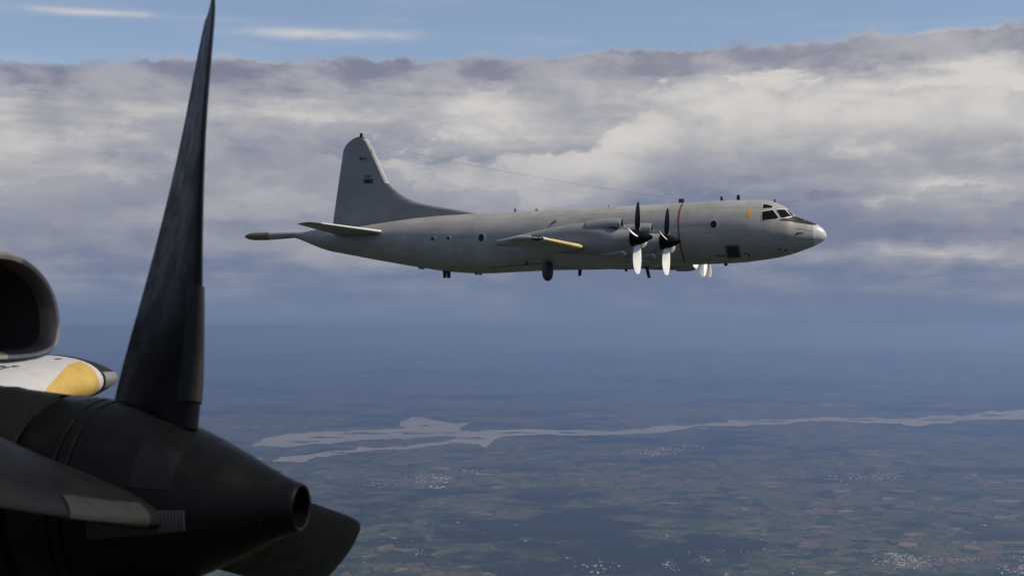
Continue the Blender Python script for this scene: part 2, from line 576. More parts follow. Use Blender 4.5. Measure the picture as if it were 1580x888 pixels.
def nacelle_parts(parent, off, m_body, m_lip, m_in, detail=28, tail=7.4, dx=.05, up=0.0):
    """over-wing turboprop nacelle: body, air scoop above the spinner, oil-cooler mouth, jet pipe"""
    def T(ring): return [(p[0] + off[0], p[1] + off[1], p[2] + off[2]) for p in ring]
    body = [sup_ring(-.36, .43, .43, -.45, detail, 2.0), sup_ring(-.60, .48, .455, -.62, detail, 2.0), sup_ring(-1.05, .56, .50, -.76, detail, 2.1),
            sup_ring(-1.7, .63, .80, -.82, detail), sup_ring(-2.6, .65, .90, -.80, detail), sup_ring(-3.6, .60, .84, -.72, detail),
            sup_ring(-4.7, .52, .70, -.50, detail), sup_ring(-5.8, .42, .50, -.25, detail), sup_ring(-tail, .20, .22, -.08, detail)]
    v, f = loft([T(r) for r in body])
    nac = mesh_obj('engine_nacelle', v, f, m_body, parent)
    # scoop: outside skin, rolled lip, tunnel inside
    sc = [(-2.6, .56, .98, .30), (-2.0, .54, 1.035, .42), (-1.45, .50, 1.05, .50), (-1.0, .455, 1.03, .545), (-.88, .435, 1.015, .555)]
    v, f = loft([T(dome_ring(x + dx, a, t + up, b, detail)) for x, a, t, b in sc], True, False)
    mesh_obj('intake_scoop', v, f, m_body, nac)
    lip = [(-.88, .437, 1.017, .553), (-.838, .432, 1.010, .560), (-.818, .418, .995, .575), (-.822, .402, .978, .590), (-.85, .392, .968, .600), (-.90, .388, .964, .604)]
    v, f = loft([T(dome_ring(x + dx, a, t + up, b, detail)) for x, a, t, b in lip], False, False)
    mesh_obj('intake_lip', v, f, m_lip, nac)
    tun = [(-.90, .388, .964, .604), (-1.2, .37, .95, .61), (-1.8, .36, .93, .60), (-2.4, .33, .88, .58)]
    v, f = loft([T(dome_ring(x + dx, a, t + up, b, detail)) for x, a, t, b in tun], False, True)
    mesh_obj('intake_tunnel', v, f, m_in, nac)
    # oil cooler chin
    oc = [(-1.9, .34, -.55, -.90), (-1.2, .36, -.52, -.93), (-.80, .33, -.52, -.88), (-.74, .31, -.54, -.86)]
    v, f = loft([T(sup_ring(x, a, t, b, 20, 2.6)) for x, a, t, b in oc], True, False)
    mesh_obj('oil_cooler', v, f, m_body, nac)
    v, f = loft([T(sup_ring(x, a, t, b, 20, 2.6)) for x, a, t, b in ((-.74, .31, -.54, -.86), (-.72, .295, -.555, -.845), (-.75, .28, -.57, -.83), (-1.3, .26, -.6, -.8))], False, True)
    mesh_obj('oil_cooler_lip', v, f, m_lip, nac)
    v, f = loft([T(sup_ring(x, a, t, b, 16, 2.0)) for x, a, t, b in ((-5.4, .2, .42, .0), (-6.9, .2, .34, -.04), (-6.95, .18, .32, -.02), (-6.6, .15, .3, 0.0))], True, True)
    mesh_obj('exhaust_pipe', v, f, M['soot'], nac)
    return nac


def propeller(parent, off, phase, blade_me, spinner_me):
    p = empty('propeller', parent, .3)
    p.location = off
    s = bpy.data.objects.new('spinner', spinner_me); COL.objects.link(s); s.parent = p
    for k in range(4):
        b = bpy.data.objects.new('blade', blade_me); COL.objects.link(b); b.parent = p
        b.rotation_euler = (R(phase + 90 * k), 0, 0)
    return p, s


# ================================================================== THE SETTING
def ground_pt(px, py, z=0.0):
    d = ray(px, py)
    t = (z - ALT) / d.z
    return CAM + d * t


def ground_material():
    m = bpy.data.materials.new('farmland')
    m.use_nodes = True
    w = NT(m.node_tree)
    b = m.node_tree.nodes['Principled BSDF']
    b.inputs['Roughness'].default_value = .95
    b.inputs['Specular IOR Level'].default_value = .1
    pos = w.node('ShaderNodeNewGeometry').outputs['Position']
    km = w.vm('MULTIPLY', pos, (.001, .001, 0.0))
    wob = w.vm('MULTIPLY', w.vm('SUBTRACT', w.noise(km, 1.6, 3, .5, color=True), (.5, .5, .5)), (.35, .35, 0))
    km2 = w.vm('ADD', km, wob)

    def vor(scale, feat='F1'):
        n = w.node('ShaderNodeTexVoronoi', feature=feat)
        w.l.new(km2, n.inputs['Vector'])
        n.inputs['Scale'].default_value = scale
        return n
    v1 = vor(4.2); v2 = vor(1.1)
    h1 = w.sep(v1.outputs['Color'])
    h2 = w.sep(v2.outputs['Color'])
    cr = w.node('ShaderNodeValToRGB')
    w.l.new(h1[0], cr.inputs[0])
    els = cr.color_ramp.elements
    cols = [(0, (.030, .045, .026)), (.25, (.055, .082, .034)), (.45, (.080, .100, .045)), (.62, (.095, .088, .060)), (.78, (.115, .105, .075)), (.92, (.060, .095, .035)), (1, (.19, .165, .105))]
    els[0].position = 0; els[0].color = (*cols[0][1], 1)
    els[1].position = 1; els[1].color = (*cols[-1][1], 1)
    for p_, c_ in cols[1:-1]:
        e = els.new(p_); e.color = (*c_, 1)
    col = cr.outputs[0]
    # bigger zones: dry ground, and woods that also paint in the cloud shadows
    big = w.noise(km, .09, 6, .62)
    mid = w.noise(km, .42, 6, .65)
    wood_and_shade = w.ramp(w.m('ADD', w.m('MULTIPLY', big, .55), w.m('MULTIPLY', mid, .45)), .485, .545)
    wood_and_shade = w.m('MULTIPLY', wood_and_shade, w.ramp(h2[1], .15, .3, .2, .92))
    col = w.mix(wood_and_shade, col, w.mix(w.ramp(mid, .4, .7), (.016, .028, .018), (.030, .044, .026)))
    dry = w.ramp(w.noise(km, .12, 5, .6), .52, .66, 0, .38)
    col = w.mix(w.m('MULTIPLY', dry, w.m('SUBTRACT', 1.0, wood_and_shade)), col, (.135, .105, .072))
    # hedges between the fields
    e1 = vor(4.2, 'DISTANCE_TO_EDGE')
    hedge = w.ramp(e1.outputs[0], .02, .07, .7, 0.0)
    col = w.mix(hedge, col, (.022, .034, .02))
    fine = w.noise(km, 14.0, 4, .65)
    spk = w.noise(km, 9.0, 5, .7)
    col = w.mix(w.ramp(spk, .60, .72, 0, .7), col, (.020, .032, .02))
    mx = w.node('ShaderNodeMix', data_type='RGBA', blend_type='MULTIPLY')
    mx.inputs[0].default_value = 1.0
    w.l.new(col, mx.inputs[6])
    g = w.ramp(fine, .3, .7, .55, 1.08)
    w.l.new(w.comb(g, g, g), mx.inputs[7])
    w.l.new(mx.outputs[2], b.inputs['Base Color'])
    return m


def build_ground():
    S = 200000.0
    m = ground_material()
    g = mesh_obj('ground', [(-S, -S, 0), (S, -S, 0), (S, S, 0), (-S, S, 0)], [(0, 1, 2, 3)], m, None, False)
    tag(g, kind='structure')
    # far hills: a gently rolling strip that rises towards a low broken ridge
    nx, ny = 240, 46
    V, F = [], []
    gs = lambda x, c, s: math.exp(-((x - c) / s) ** 2)
    import mathutils
    for j in range(ny):
        for i in range(nx):
            a = -0.50 + 1.0 * i / (nx - 1)
            r = 52000 + 95000 * (j / (ny - 1)) ** 1.2
            x, y = r * math.sin(a), r * math.cos(a)
            n = mathutils.noise.fractal(Vector((x / 9000, y / 9000, 3.1)), 1.0, 2.0, 6)
            n2 = mathutils.noise.fractal(Vector((x / 24000, y / 24000, 8.7)), 1.0, 2.0, 3)
            t = (r - 52000) / 95000
            h = (n * 140 + n2 * 260 + 220) * min(1, t * 3.2) * (1 if t < .8 else (1 - t) / .2)
            h += 480 * gs(a, .075, .06) * gs(r, 110000, 14000) + 300 * gs(a, -.26, .10) * gs(r, 100000, 14000) + 320 * gs(a, .27, .12) * gs(r, 108000, 14000)
            h = max(h, 0) - 12 * (1 if j in (0, ny - 1) or i in (0, nx - 1) else 0) + .5
            V.append((x, y, h))
    for j in range(ny - 1):
        for i in range(nx - 1):
            k = j * nx + i
            F.append((k, k + 1, k + nx + 1, k + nx))
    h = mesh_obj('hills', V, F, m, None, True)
    tag(h, kind='structure')
    # the estuary, traced on the ground plane
    px = [(384, 688.5), (404, 677.4), (433, 671), (490, 666), (548, 662.8), (610, 661), (623, 659.7), (617, 651), (632, 644), (654, 643.5), (676, 649), (701, 652.5),
          (725, 651), (712, 658), (710, 664), (743, 664), (787, 662), (831, 661.5), (876, 663.2), (920, 663.6), (965, 662.5), (1000, 660.6), (1036, 655), (1062, 656.5),
          (1073, 654), (1121, 651.6), (1125, 646.8), (1176, 647), (1220, 646.6), (1272, 642.4), (1312, 645.6), (1358, 643.8), (1367, 646.6), (1404, 645), (1459, 640.6),
          (1496, 639.6), (1525, 633), (1543, 634.6), (1580, 631), (1720, 625), (1900, 622),
          (1900, 634), (1720, 640), (1580, 646), (1525, 646.4), (1488, 647.4), (1440, 653.4), (1411, 657), (1389, 652), (1352, 652), (1279, 649.4), (1220, 652),
          (1158, 655.2), (1128, 656.6), (1073, 656.8), (1040, 663.7), (1007, 667.4), (965, 669.5), (920, 670.8), (831, 669.6), (778, 673), (761, 680.5), (752, 689.4), (721, 684), (699, 682),
          (641, 690.7), (583, 693), (548, 696.5), (486, 704), (468, 712), (419, 711), (433, 704), (499, 696.5), (548, 693), (552, 688.5), (588, 690.7), (619, 688.5),
          (654, 684), (690, 679.6), (712, 674.4), (681, 672), (610, 675.4), (548, 679), (508, 684.4), (446, 689.8)]
    # ragged banks: repeated midpoint displacement
    pts = list(px)
    for level in range(4):
        out = []
        for i, p in enumerate(pts):
            q = pts[(i + 1) % len(pts)]
            out.append(p)
            L = math.hypot(p[0] - q[0], (p[1] - q[1]) * 4)
            if L > 5 and p[0] < 1610:
                am = min(L, 50) * .085
                out.append(((p[0] + q[0]) / 2 + random.gauss(0, am), (p[1] + q[1]) / 2 + random.gauss(0, am * .30)))
        pts = out
    V = [ground_pt(x, y, 1.5) for x, y in pts]
    bm = bmesh.new()
    vs = [bm.verts.new(v) for v in V]
    fc = bm.faces.new(vs)
    bmesh.ops.triangulate(bm, faces=[fc])
    me = bpy.data.meshes.new('estuary_water')
    bm.normal_update()
    for f in bm.faces:
        if f.normal.z < 0: f.normal_flip()
    bm.to_mesh(me); bm.free()
    # low mud banks and islands in the shallows
    for k, (cx, cy, rx, ry) in enumerate([(560, 668, 34, 1.6), (500, 674, 22, 1.3), (640, 667.5, 26, 1.2), (468, 681, 20, 1.4), (690, 667, 14, 1.0), (730, 675, 18, 1.6), (655, 656, 11, 1.0), (800, 667, 22, .9),
                                          (880, 667, 18, .8), (600, 688, 16, .8), (525, 697.5, 16, .9), (1190, 649.5, 26, .7), (1330, 647.5, 20, .7), (1450, 647, 24, 1.0), (1530, 640, 18, 1.2)]):
        ring = []
        for j in range(26):
            t = 2 * math.pi * j / 26
            rr = 1 + .30 * math.sin(3 * t + k) + random.uniform(-.28, .28)
            ring.append((cx + rx * rr * math.cos(t), cy + ry * rr * math.sin(t)))
        V = [ground_pt(x, y, 3.0) for x, y in ring] + [ground_pt(cx, cy, 4.5)]
        tag(mesh_obj('mud_bank', V, [(j, (j + 1) % 26, 26) for j in range(26)], m, None, False), kind='structure')
    wm = bpy.data.materials.new('estuary_water')
    wm.use_nodes = True
    w = NT(wm.node_tree); b = wm.node_tree.nodes['Principled BSDF']
    pos = w.node('ShaderNodeNewGeometry').outputs['Position']
    n = w.noise(w.vm('MULTIPLY', pos, (.0006, .00022, 0)), 1.0, 6, .65)
    w.l.new(w.mix(w.ramp(n, .3, .7), (.12, .11, .105), (.20, .18, .165)), b.inputs['Base Color'])
    w.l.new(w.ramp(n, .3, .7, .22, .34), b.inputs['Roughness'])
    b.inputs['IOR'].default_value = 1.33
    me.materials.append(wm)
    o = bpy.data.objects.new('estuary_water', me); COL.objects.link(o)
    tag(o, kind='structure')


build_ground()

# ------------------------------------------------------------------ towns
M['wall_white'] = mat('whitewashed_walls', (.33, .315, .30), .7)
M['roof_tile'] = mat('roof_tiles', (.30, .17, .11), .8)
M['roof_pale'] = mat('pale_sheet_roofs', (.30, .30, .30), .5)


def house(V, F, fm, x, y, z0, L, W, H, a, roof):
    o = len(V)
    ca, sa = math.cos(a), math.sin(a)
    def P(u, v, z): V.append((x + u * ca - v * sa, y + u * sa + v * ca, z0 + z))
    for z in (0, H):
        P(-L / 2, -W / 2, z); P(L / 2, -W / 2, z); P(L / 2, W / 2, z); P(-L / 2, W / 2, z)
    P(-L / 2, 0, H + W * .28); P(L / 2, 0, H + W * .28)
    F += [(o, o + 1, o + 5, o + 4), (o + 2, o + 3, o + 7, o + 6), (o + 1, o + 2, o + 6, o + 9, o + 5), (o + 3, o, o + 4, o + 8, o + 7),
          (o + 4, o + 5, o + 9, o + 8), (o + 6, o + 7, o + 8, o + 9)]
    fm += [0, 0, 0, 0, roof, roof]


def town(name, label, rects, seed, cat='town'):
    """rects: (px0, px1, py0, py1, houses, size factor)"""
    rd = random.Random(seed)
    V, F, fm = [], [], []
    for x0, x1, y0, y1, n, k in rects:
        for _ in range(int(n * .85)):
            px = rd.triangular(x0, x1, (x0 + x1) / 2); py = rd.triangular(y0, y1, (y0 + y1) / 2)
            p = ground_pt(px, py)
            if rd.random() < .16:
                L, W, H, rf = rd.uniform(22, 48) * k, rd.uniform(14, 22) * k, rd.uniform(7, 12) * k, 2
            else:
                L, W, H, rf = rd.uniform(11, 20) * k, rd.uniform(8, 13) * k, rd.uniform(5, 11) * k, (1 if rd.random() < .6 else 2)
            house(V, F, fm, p.x, p.y, 0, L, W, H, rd.uniform(-.9, .9), rf)
    o = mesh_obj(name, V, F, None, None, False, [M['wall_white'], M['roof_tile'], M['roof_pale']], fm)
    tag(o, label, cat, None, 'stuff')
    return o


town('town', 'white town on the far bank above the river bend at right', [(1244, 1332, 619.5, 627, 240, 1.2), (1300, 1372, 614, 622, 60, 1.1)], 1)
town('town', 'whitish town in the middle of the plain just below the river', [(958, 1056, 690, 704, 210, 1.0), (1000, 1100, 686, 698, 50, 1.0)], 2)
town('village', 'village strung out below the forked lake, left of the middle', [(612, 712, 731, 747, 150, 1.0), (520, 620, 742, 752, 40, 1.0), (655, 690, 750, 754, 14, 1.3), (690, 760, 722, 732, 30, 1.0)], 3, 'village')
town('village', 'village of white houses right of centre above the dark woods', [(1262, 1402, 727, 743, 190, .95)], 4, 'village')
town('town', 'big white town at the bottom right with a tail of houses', [(1342, 1452, 852, 880, 330, .85), (1440, 1525, 858, 868, 70, .8), (1360, 1390, 852, 858, 20, 1.2)], 5)
town('town', 'white houses at the lower right corner of the picture', [(1535, 1620, 868, 892, 150, .85), (1560, 1600, 855, 870, 40, .85)], 6)
town('hamlet', 'hamlet at the bottom, left of the big town', [(1018, 1050, 862, 880, 36, .8), (1070, 1105, 855, 872, 30, .8), (880, 960, 862, 884, 34, .8)], 7, 'hamlet')
sc_ = random.Random(99)
town('farmhouses', 'white farmhouses scattered singly over the plain', [(sc_.uniform(380, 1580), 0, sc_.uniform(690, 890), 0, 0, 1) for _ in range(0)] +
     [(a, a + 16, b, b + 3, sc_.randint(1, 5), .85) for a, b in [(sc_.uniform(400, 1575), 690 + 198 * sc_.random() ** .8) for _ in range(85)]], 8, 'farmhouses')

# ------------------------------------------------------------------ haze
def build_haze():
    S = 201000.0
    v, f = boxm((0, 0, (ALT + 60 - 2) / 2), (2 * S, 2 * S, ALT + 60 + 2))
    m = bpy.data.materials.new('haze')
    m.use_nodes = True
    nt = m.node_tree; nt.nodes.clear()
    out = nt.nodes.new('ShaderNodeOutputMaterial')
    pv = nt.nodes.new('ShaderNodeVolumePrincipled')
    pv.inputs['Color'].default_value = (.245, .405, 1.0, 1)
    pv.inputs['Absorption Color'].default_value = (.5, .5, .5, 1)
    pv.inputs['Density'].default_value = 3.4e-5
    pv.inputs['Anisotropy'].default_value = 0.6
    nt.links.new(pv.outputs[0], out.inputs['Volume'])
    o = mesh_obj('haze', v, f, m, None, False)
    tag(o, 'thin blue summer haze lying over the whole plain', 'haze', None, 'stuff')


build_haze()

# ================================================================== THE OTHER AIRCRAFT
YAW, PIT = R(18.0), R(1.6)
ROT = Matrix.Rotation(-YAW, 3, 'Z') @ Matrix.Rotation(-PIT, 3, 'Y')
LEN = 35.6
# depth of the nose so that nose and boom end fall on their photo columns
kx0, kx1 = (1275.5 - 790) / FPX, (378 - 790) / FPX
YN = (LEN * math.cos(YAW) + kx1 * LEN * math.sin(YAW)) / (kx0 - kx1)
dn = ray(1275.5, 363.5)
NOSE = CAM + dn * (YN / dn.y)
plane = empty('patrol_aircraft', None, 3.0)
plane.location = NOSE
plane.rotation_euler = ROT.to_euler()
tag(plane, 'grey four-engined turboprop patrol aircraft flying to the right above the plain', 'aircraft')
RINV = ROT.transposed()


def body_at(px, py, y=0.0):
    """photo pixel -> body point on the plane y = const of the other aircraft"""
    o = RINV @ (CAM - NOSE); d = RINV @ ray(px, py)
    return o + d * ((y - o.y) / d.y)


top_px = [(378.5, 364), (384, 360.5), (394, 358.8), (417, 358.3), (440, 358.2), (456, 357.6), (470, 356.4), (484, 354.5), (505, 352), (530, 350.5), (562, 348), (599, 342.4), (641, 336.6), (678, 333), (743, 329), (795, 327),
          (829, 325.5), (900, 321.5), (960, 318.3), (1052, 313), (1100, 310.3), (1140, 308.6), (1175, 308.1), (1186, 309.2), (1194, 311.2), (1209, 317), (1216, 321.8), (1224, 331), (1230, 334.8), (1245, 340.3), (1261.6, 346.2), (1270, 352.8), (1274.3, 358.5), (1275.5, 363.5)]
bot_px = [(378.5, 366), (384, 369), (394, 370.4), (417, 370), (440, 368.3), (456, 366.9), (470, 372), (481, 377), (493, 382), (506, 387), (529, 391), (574, 399.7), (630, 409.6), (681, 417.5), (698, 419.6), (734, 421.8), (757, 421.8), (835, 417.6), (860, 416.6),
          (905, 416), (941, 415.5), (964, 412.2), (1047, 409), (1086, 407.8), (1124, 406.4), (1158, 404), (1163, 402.7), (1182, 400.5), (1204, 396.9), (1226, 391), (1255.7, 380), (1269, 372.7), (1274.6, 367.5), (1275.5, 363.5)]
TB = sorted([(body_at(*p).x, body_at(*p).z) for p in top_px])
BB = sorted([(body_at(*p).x, body_at(*p).z) for p in bot_px])
XT, ZT = zip(*TB); XB, ZB = zip(*BB)


def ztop(x): return float(np.interp(x, XT, ZT))
def zbot(x): return float(np.interp(x, XB, ZB))


def sm(fn, x, h):
    return sum(fn(x + h * k) * wt for k, wt in ((-1, .25), (-.5, .25), (0, 0.0), (.5, .25), (1, .25)))


HWX = [(0, .0), (.12, .20), (.3, .36), (.7, .60), (1.3, .88), (2.1, 1.16), (3.0, 1.42), (4.0, 1.60), (5.5, 1.72), (21.5, 1.72), (24, 1.60), (26.5, 1.32), (28.5, 1.02), (30.2, .72), (31.3, .46), (32.2, .26), (33.2, .20), (35.0, .22), (35.35, .19), (35.6, .05)]


def hwid(x): return float(np.interp(-x, [a for a, _ in HWX], [b for _, b in HWX]))


def section(x, n=48, grow=0.0):
    h = .35 if -31 < x < -5 else (.12 if -31.5 < x < -1.2 else .02)
    zt, zb, w = sm(ztop, x, h) + grow, sm(zbot, x, h) - grow, sm(hwid, x, h) + grow
    s = -x
    k = float(np.interp(s, [0, .6, 2.5, 4.5, 8, 22, 30], [.5, .47, .44, .47, .50, .50, .55]))
    zc = zb + (zt - zb) * k
    e = float(np.interp(s, [0, 1.5, 3.4, 6], [2.0, 1.85, 1.9, 2.0]))
    ring = []
    for t in np.linspace(0, 2 * math.pi, n, endpoint=False):
        c, s_ = math.cos(t), math.sin(t)
        cc = math.copysign(abs(c) ** (2 / e), c)
        sn = math.copysign(abs(s_) ** (2 / e), s_)
        ring.append((x, w * cc, zc + (zt - zc if s_ > 0 else zc - zb) * sn))
    return ring


xs_n = [-.004, -.03, -.08, -.15, -.25, -.38, -.52, -.66]
xs_f = list(np.arange(-.66, -6, -.16)) + list(np.arange(-6, -31.6, -.4)) + [-31.8, -32.0]
xs_b1 = [-31.9, -32.2, -32.6, -33.2, -33.92]
xs_b2 = [-33.9, -34.4, -34.9, -35.15, -35.35, -35.48, -35.56, -35.595]
v, f = loft([section(x) for x in xs_f])
fus = mesh_obj('fuselage', v, f, M['grey'], plane)
v, f = loft([section(x) for x in xs_n])
mesh_obj('radome', v, f, M['radome'], plane)
v, f = loft([section(x, 24) for x in xs_b1])
boom = mesh_obj('tail_boom', v, f, M['grey2'], plane)
v, f = loft([section(x, 24, .012) for x in xs_b2])
mesh_obj('boom_cover', v, f, M['brown'], boom)

BV = BVHTree.FromPolygons(*[list(a) for a in loft([section(x) for x in (xs_n[:-1] + xs_f)])])


def on_skin(px, py):
    """photo pixel -> (point, normal) on the fuselage skin, body coordinates"""
    o = RINV @ (CAM - NOSE); d = RINV @ ray(px, py)
    h = BV.ray_cast(o, d)
    if h[0] is None:
        h = BV.find_nearest(body_at(px, py, -.1))
        return h[0], (h[1] if h[1].dot(d) < 0 else -h[1])
    return h[0], (h[1] if h[1].dot(d) < 0 else -h[1])


def patch(name, poly, material, parent, lift=.012, thick=.02, mirror=False, step=2.0, raised=None):
    """a plate following the skin inside a photo polygon; mirror adds its twin on the far side"""
    bm = bmesh.new()
    vs = [bm.verts.new((x, y, 0)) for x, y in poly]
    bm.faces.new(vs)
    xs = [p[0] for p in poly]; ys = [p[1] for p in poly]
    for ax, lo, hi in ((0, min(xs), max(xs)), (1, min(ys), max(ys))):
        k = max(1, int((hi - lo) / step))
        for i in range(1, k + 1):
            co = [0, 0, 0]; no = [0, 0, 0]
            co[ax] = lo + (hi - lo) * i / (k + 1); no[ax] = 1
            bmesh.ops.bisect_plane(bm, geom=bm.verts[:] + bm.edges[:] + bm.faces[:], plane_co=co, plane_no=no, dist=1e-5)
    out, inn = [], []
    bm.verts.ensure_lookup_table(); bm.verts.index_update()
    for vv in bm.verts:
        p, n = on_skin(vv.co.x, vv.co.y)
        out.append(p + n * lift); inn.append(p + n * (lift - thick))
    faces = [tuple(x.index for x in fc.verts) for fc in bm.faces]
    N = len(out)
    be = [(e.verts[0].index, e.verts[1].index) for e in bm.edges if len(e.link_faces) == 1]
    bm.free()
    V = out + inn
    F = faces + [tuple(i + N for i in q[::-1]) for q in faces] + [(a, b, b + N, a + N) for a, b in be]
    o = mesh_obj(name, V, F, material, parent)
    if mirror:
        mesh_obj(name, [(p[0], -p[1], p[2]) for p in V], F, material, parent)
    return o


def strip_on_skin(name, pts, wpx, material, parent, lift=.015):
    """a narrow flat band along photo points on the skin"""
    L, Rr = [], []
    for i, p in enumerate(pts):
        a = pts[max(i - 1, 0)]; b = pts[min(i + 1, len(pts) - 1)]
        dx, dy = b[0] - a[0], b[1] - a[1]; l = math.hypot(dx, dy)
        nx, ny = -dy / l * wpx / 2, dx / l * wpx / 2
        for lst, s in ((L, 1), (Rr, -1)):
            q, n = on_skin(p[0] + nx * s, p[1] + ny * s)
            lst.append((q + n * lift, q - n * .01))
    rings = [[l[0], r[0], r[1], l[1]] for l, r in zip(L, Rr)]
    v, f = loft(rings)
    return mesh_obj(name, v, f, material, parent, False)


def dense(pts, n=6):
    out = []
    for a, b in zip(pts, pts[1:]):
        for k in range(n):
            t = k / n
            out.append((a[0] + (b[0] - a[0]) * t, a[1] + (b[1] - a[1]) * t))
    return out + [pts[-1]]


def Z3(x, y): return (1160 + x / 8.883, 300 + y / 8.883)


# cockpit: each pane and its white surround
panes = [[(160, 130), (205, 138), (284, 164), (279, 186), (148, 194)],
         [(143, 236), (290, 213), (366, 320), (330, 336), (140, 353)],
         [(330, 211), (452, 206), (540, 299), (470, 312), (404, 324)]]
for pl in panes:
    c = (sum(p[0] for p in pl) / len(pl), sum(p[1] for p in pl) / len(pl))
    big = [(c[0] + (p[0] - c[0]) * 1.0 + math.copysign(11, p[0] - c[0]), c[1] + (p[1] - c[1]) + math.copysign(10, p[1] - c[1])) for p in pl]
    fr = patch('window_frame', [Z3(*p) for p in big], M['white'], fus, .014, .03, True, 1.6)
    patch('window_pane', [Z3(*p) for p in pl], M['glass'], fus, .022, .03, True, 1.6)
patch('window_pane', [Z3(*p) for p in [(486, 208), (500, 214), (566, 286), (556, 296), (540, 284)]], M['glass'], fus, .02, .03, False, 1.6)
patch('anti_glare_panel', [Z3(*p) for p in [(384, 346), (432, 326), (540, 303), (590, 300), (655, 322), (760, 360), (892, 410), (880, 419), (780, 409), (660, 390), (560, 374), (400, 352)]], M['black'], fus, .012, .02, True, 2.0)
strip_on_skin('radome_seam', dense([Z3(618, 464), Z3(700, 474), Z3(770, 492), Z3(850, 500)], 3), .5, M['darkgrey'], fus, .006)
strip_on_skin('radome_seam', dense([Z3(610, 617), Z3(780, 614), Z3(900, 608)], 3), .5, M['darkgrey'], fus, .006)
# cabin windows with raised rims
def ring_poly(cx, cy, rx, ry, n=14):
    return [(cx + rx * math.cos(2 * math.pi * k / n), cy + ry * math.sin(2 * math.pi * k / n)) for k in range(n)]


for cx, cy, rx, ry, rim in ((1101.5, 346.2, 5.0, 5.9, 1.7), (743, 366.8, 4.4, 5.8, 1.6), (692.3, 367.4, 2.4, 2.6, .5), (668, 368.4, 2.6, 2.8, .5)):
    w_ = patch('cabin_window', ring_poly(cx, cy, rx + rim, ry + rim), M['palegrey'], fus, .03, .05, True, 2.0)
    patch('window_pane', ring_poly(cx - .3, cy, rx, ry), M['glass'], fus, .042, .03, True, 2.0)
# hatch and its brown frame, stripes, stencils
patch('sonobuoy_hatch', [(1118.2, 378.2), (1140.2, 377.4), (1143.6, 397.2), (1122.4, 398.8)], M['brown'], fus, .014, .03)
patch('hatch_panel', [(1120.6, 380.6), (1138.6, 380), (1141.2, 395.2), (1124, 396.4)], M['soot'], fus, .022, .03)
patch('rescue_marking', ring_poly(1155.8, 329.0, 3.0, 8.0, 10), M['orange'], fus, .008, .015)
patch('rescue_marking', [(1137.6, 368), (1140.6, 368), (1141, 374), (1137.6, 374.6)], M['orange'], fus, .008, .015)
for bx in (1104, 1108.5, 1113, 1117):
    patch('red_stencil', [(bx, 393), (bx + 3.2, 392.8), (bx + 3.4, 396), (bx, 396.2)], M['red'], fus, .008, .015)
for bx, by in ((1150.5, 391), (1156, 393.5), (1203, 384), (1212, 385.5)):
    patch('stencil', ring_poly(bx, by, 2.0, 1.6, 8), M['soot'], fus, .008, .015)
strip_on_skin('propeller_warning_stripe', dense([(1053.5, 314.2), (1050.5, 319), (1048.3, 327), (1047, 338), (1046.6, 350), (1047.2, 362), (1049, 375), (1051.8, 388), (1054.6, 398), (1057, 405.5)], 3), 2.3, M['red'], fus)
strip_on_skin('seam', dense([(1083, 363.5), (1104, 362.6)], 4), .5, M['palegrey'], fus, .006)
strip_on_skin('seam', dense([(762, 364.5), (778, 364)], 4), .6, M['palegrey'], fus, .006)
strip_on_skin('seam', dense([(804, 362.4), (816, 362)], 4), .6, M['palegrey'], fus, .006)
# pitot head on the nose
p, n = on_skin(1229, 360.5); q, n2 = on_skin(1234, 358)
v, f = tube([p, p + n * .14, p + n * .16 + Vector((.34, 0, 0))], [.05, .05, .028])
mesh_obj('pitot_probe', v, f, M['darkgrey'], fus)


def skin_top(px): x = body_at(px, 330).x; return Vector((x, 0, ztop(x)))
def skin_bot(px): x = body_at(px, 410).x; return Vector((x, 0, zbot(x)))


# antennas along the back
for px, h, ln, wd, mm, sw in ((1052, .24, .34, .10, 'darkgrey', 0), (1115, .24, .16, .06, 'darkgrey', -.05), (1140, .28, .18, .12, 'black', 0), (1196, .16, .09, .05, 'black', 0),
                              (795, .20, .10, .05, 'darkgrey', 0), (829, .13, .26, .12, 'white', 0), (940, .12, .12, .06, 'white', 0)):
    c = skin_top(px)
    v, f = boxm((c.x, 0, c.z + h / 2 - .04), (ln, wd, h + .08), .8, sw)
    mesh_obj('antenna', v, f, M[mm], fus, False)
for px, h, ln, wd, mm, sw in ((686, .40, .22, .10, 'black', 0), (692, .38, .22, .10, 'black', 0), (895, .34, .20, .10, 'black', -.04), (966, .24, .16, .08, 'black', 0), (997, .66, .20, .06, 'darkgrey', .16), (1120, .12, .2, .1, 'black', 0)):
    c = skin_bot(px)
    v, f = boxm((c.x, 0, c.z - h / 2 + .04), (ln, wd, -(h + .08)), .85, sw)
    mesh_obj('antenna', v, f, M[mm], fus, False)
for px, py in ((648, 412.6), (652, 413.8), (735, 421.2), (741, 421.4)):
    c = skin_bot(px)
    v, f = boxm((c.x, 0, c.z - .02), (.14, .3, .12), .8, 0)
    mesh_obj('antenna', v, f, M['grey2'], fus, False)
# small side blade with its cast shadow built in as a dark shape
p, n = on_skin(855, 343.5)
v, f = tube([p - n * .02 + Vector((-.35, 0, -.1)), p + n * .05, p + n * .12 + Vector((.15, 0, .06))], [.02, .04, .05], 6)
mesh_obj('dark_side_mark', v, f, M['darkgrey'], fus)
p, n = on_skin(813, 404.5)
v, f = boxm((p.x, p.y - .02, p.z), (.10, .12, .34), .8)
mesh_obj('dark_side_mark', v, f, M['soot'], fus, False)
strip_on_skin('belly_seam', dense([(757, 412.5), (800, 409), (850, 405.5)], 5), .7, M['soot'], fus, .006)

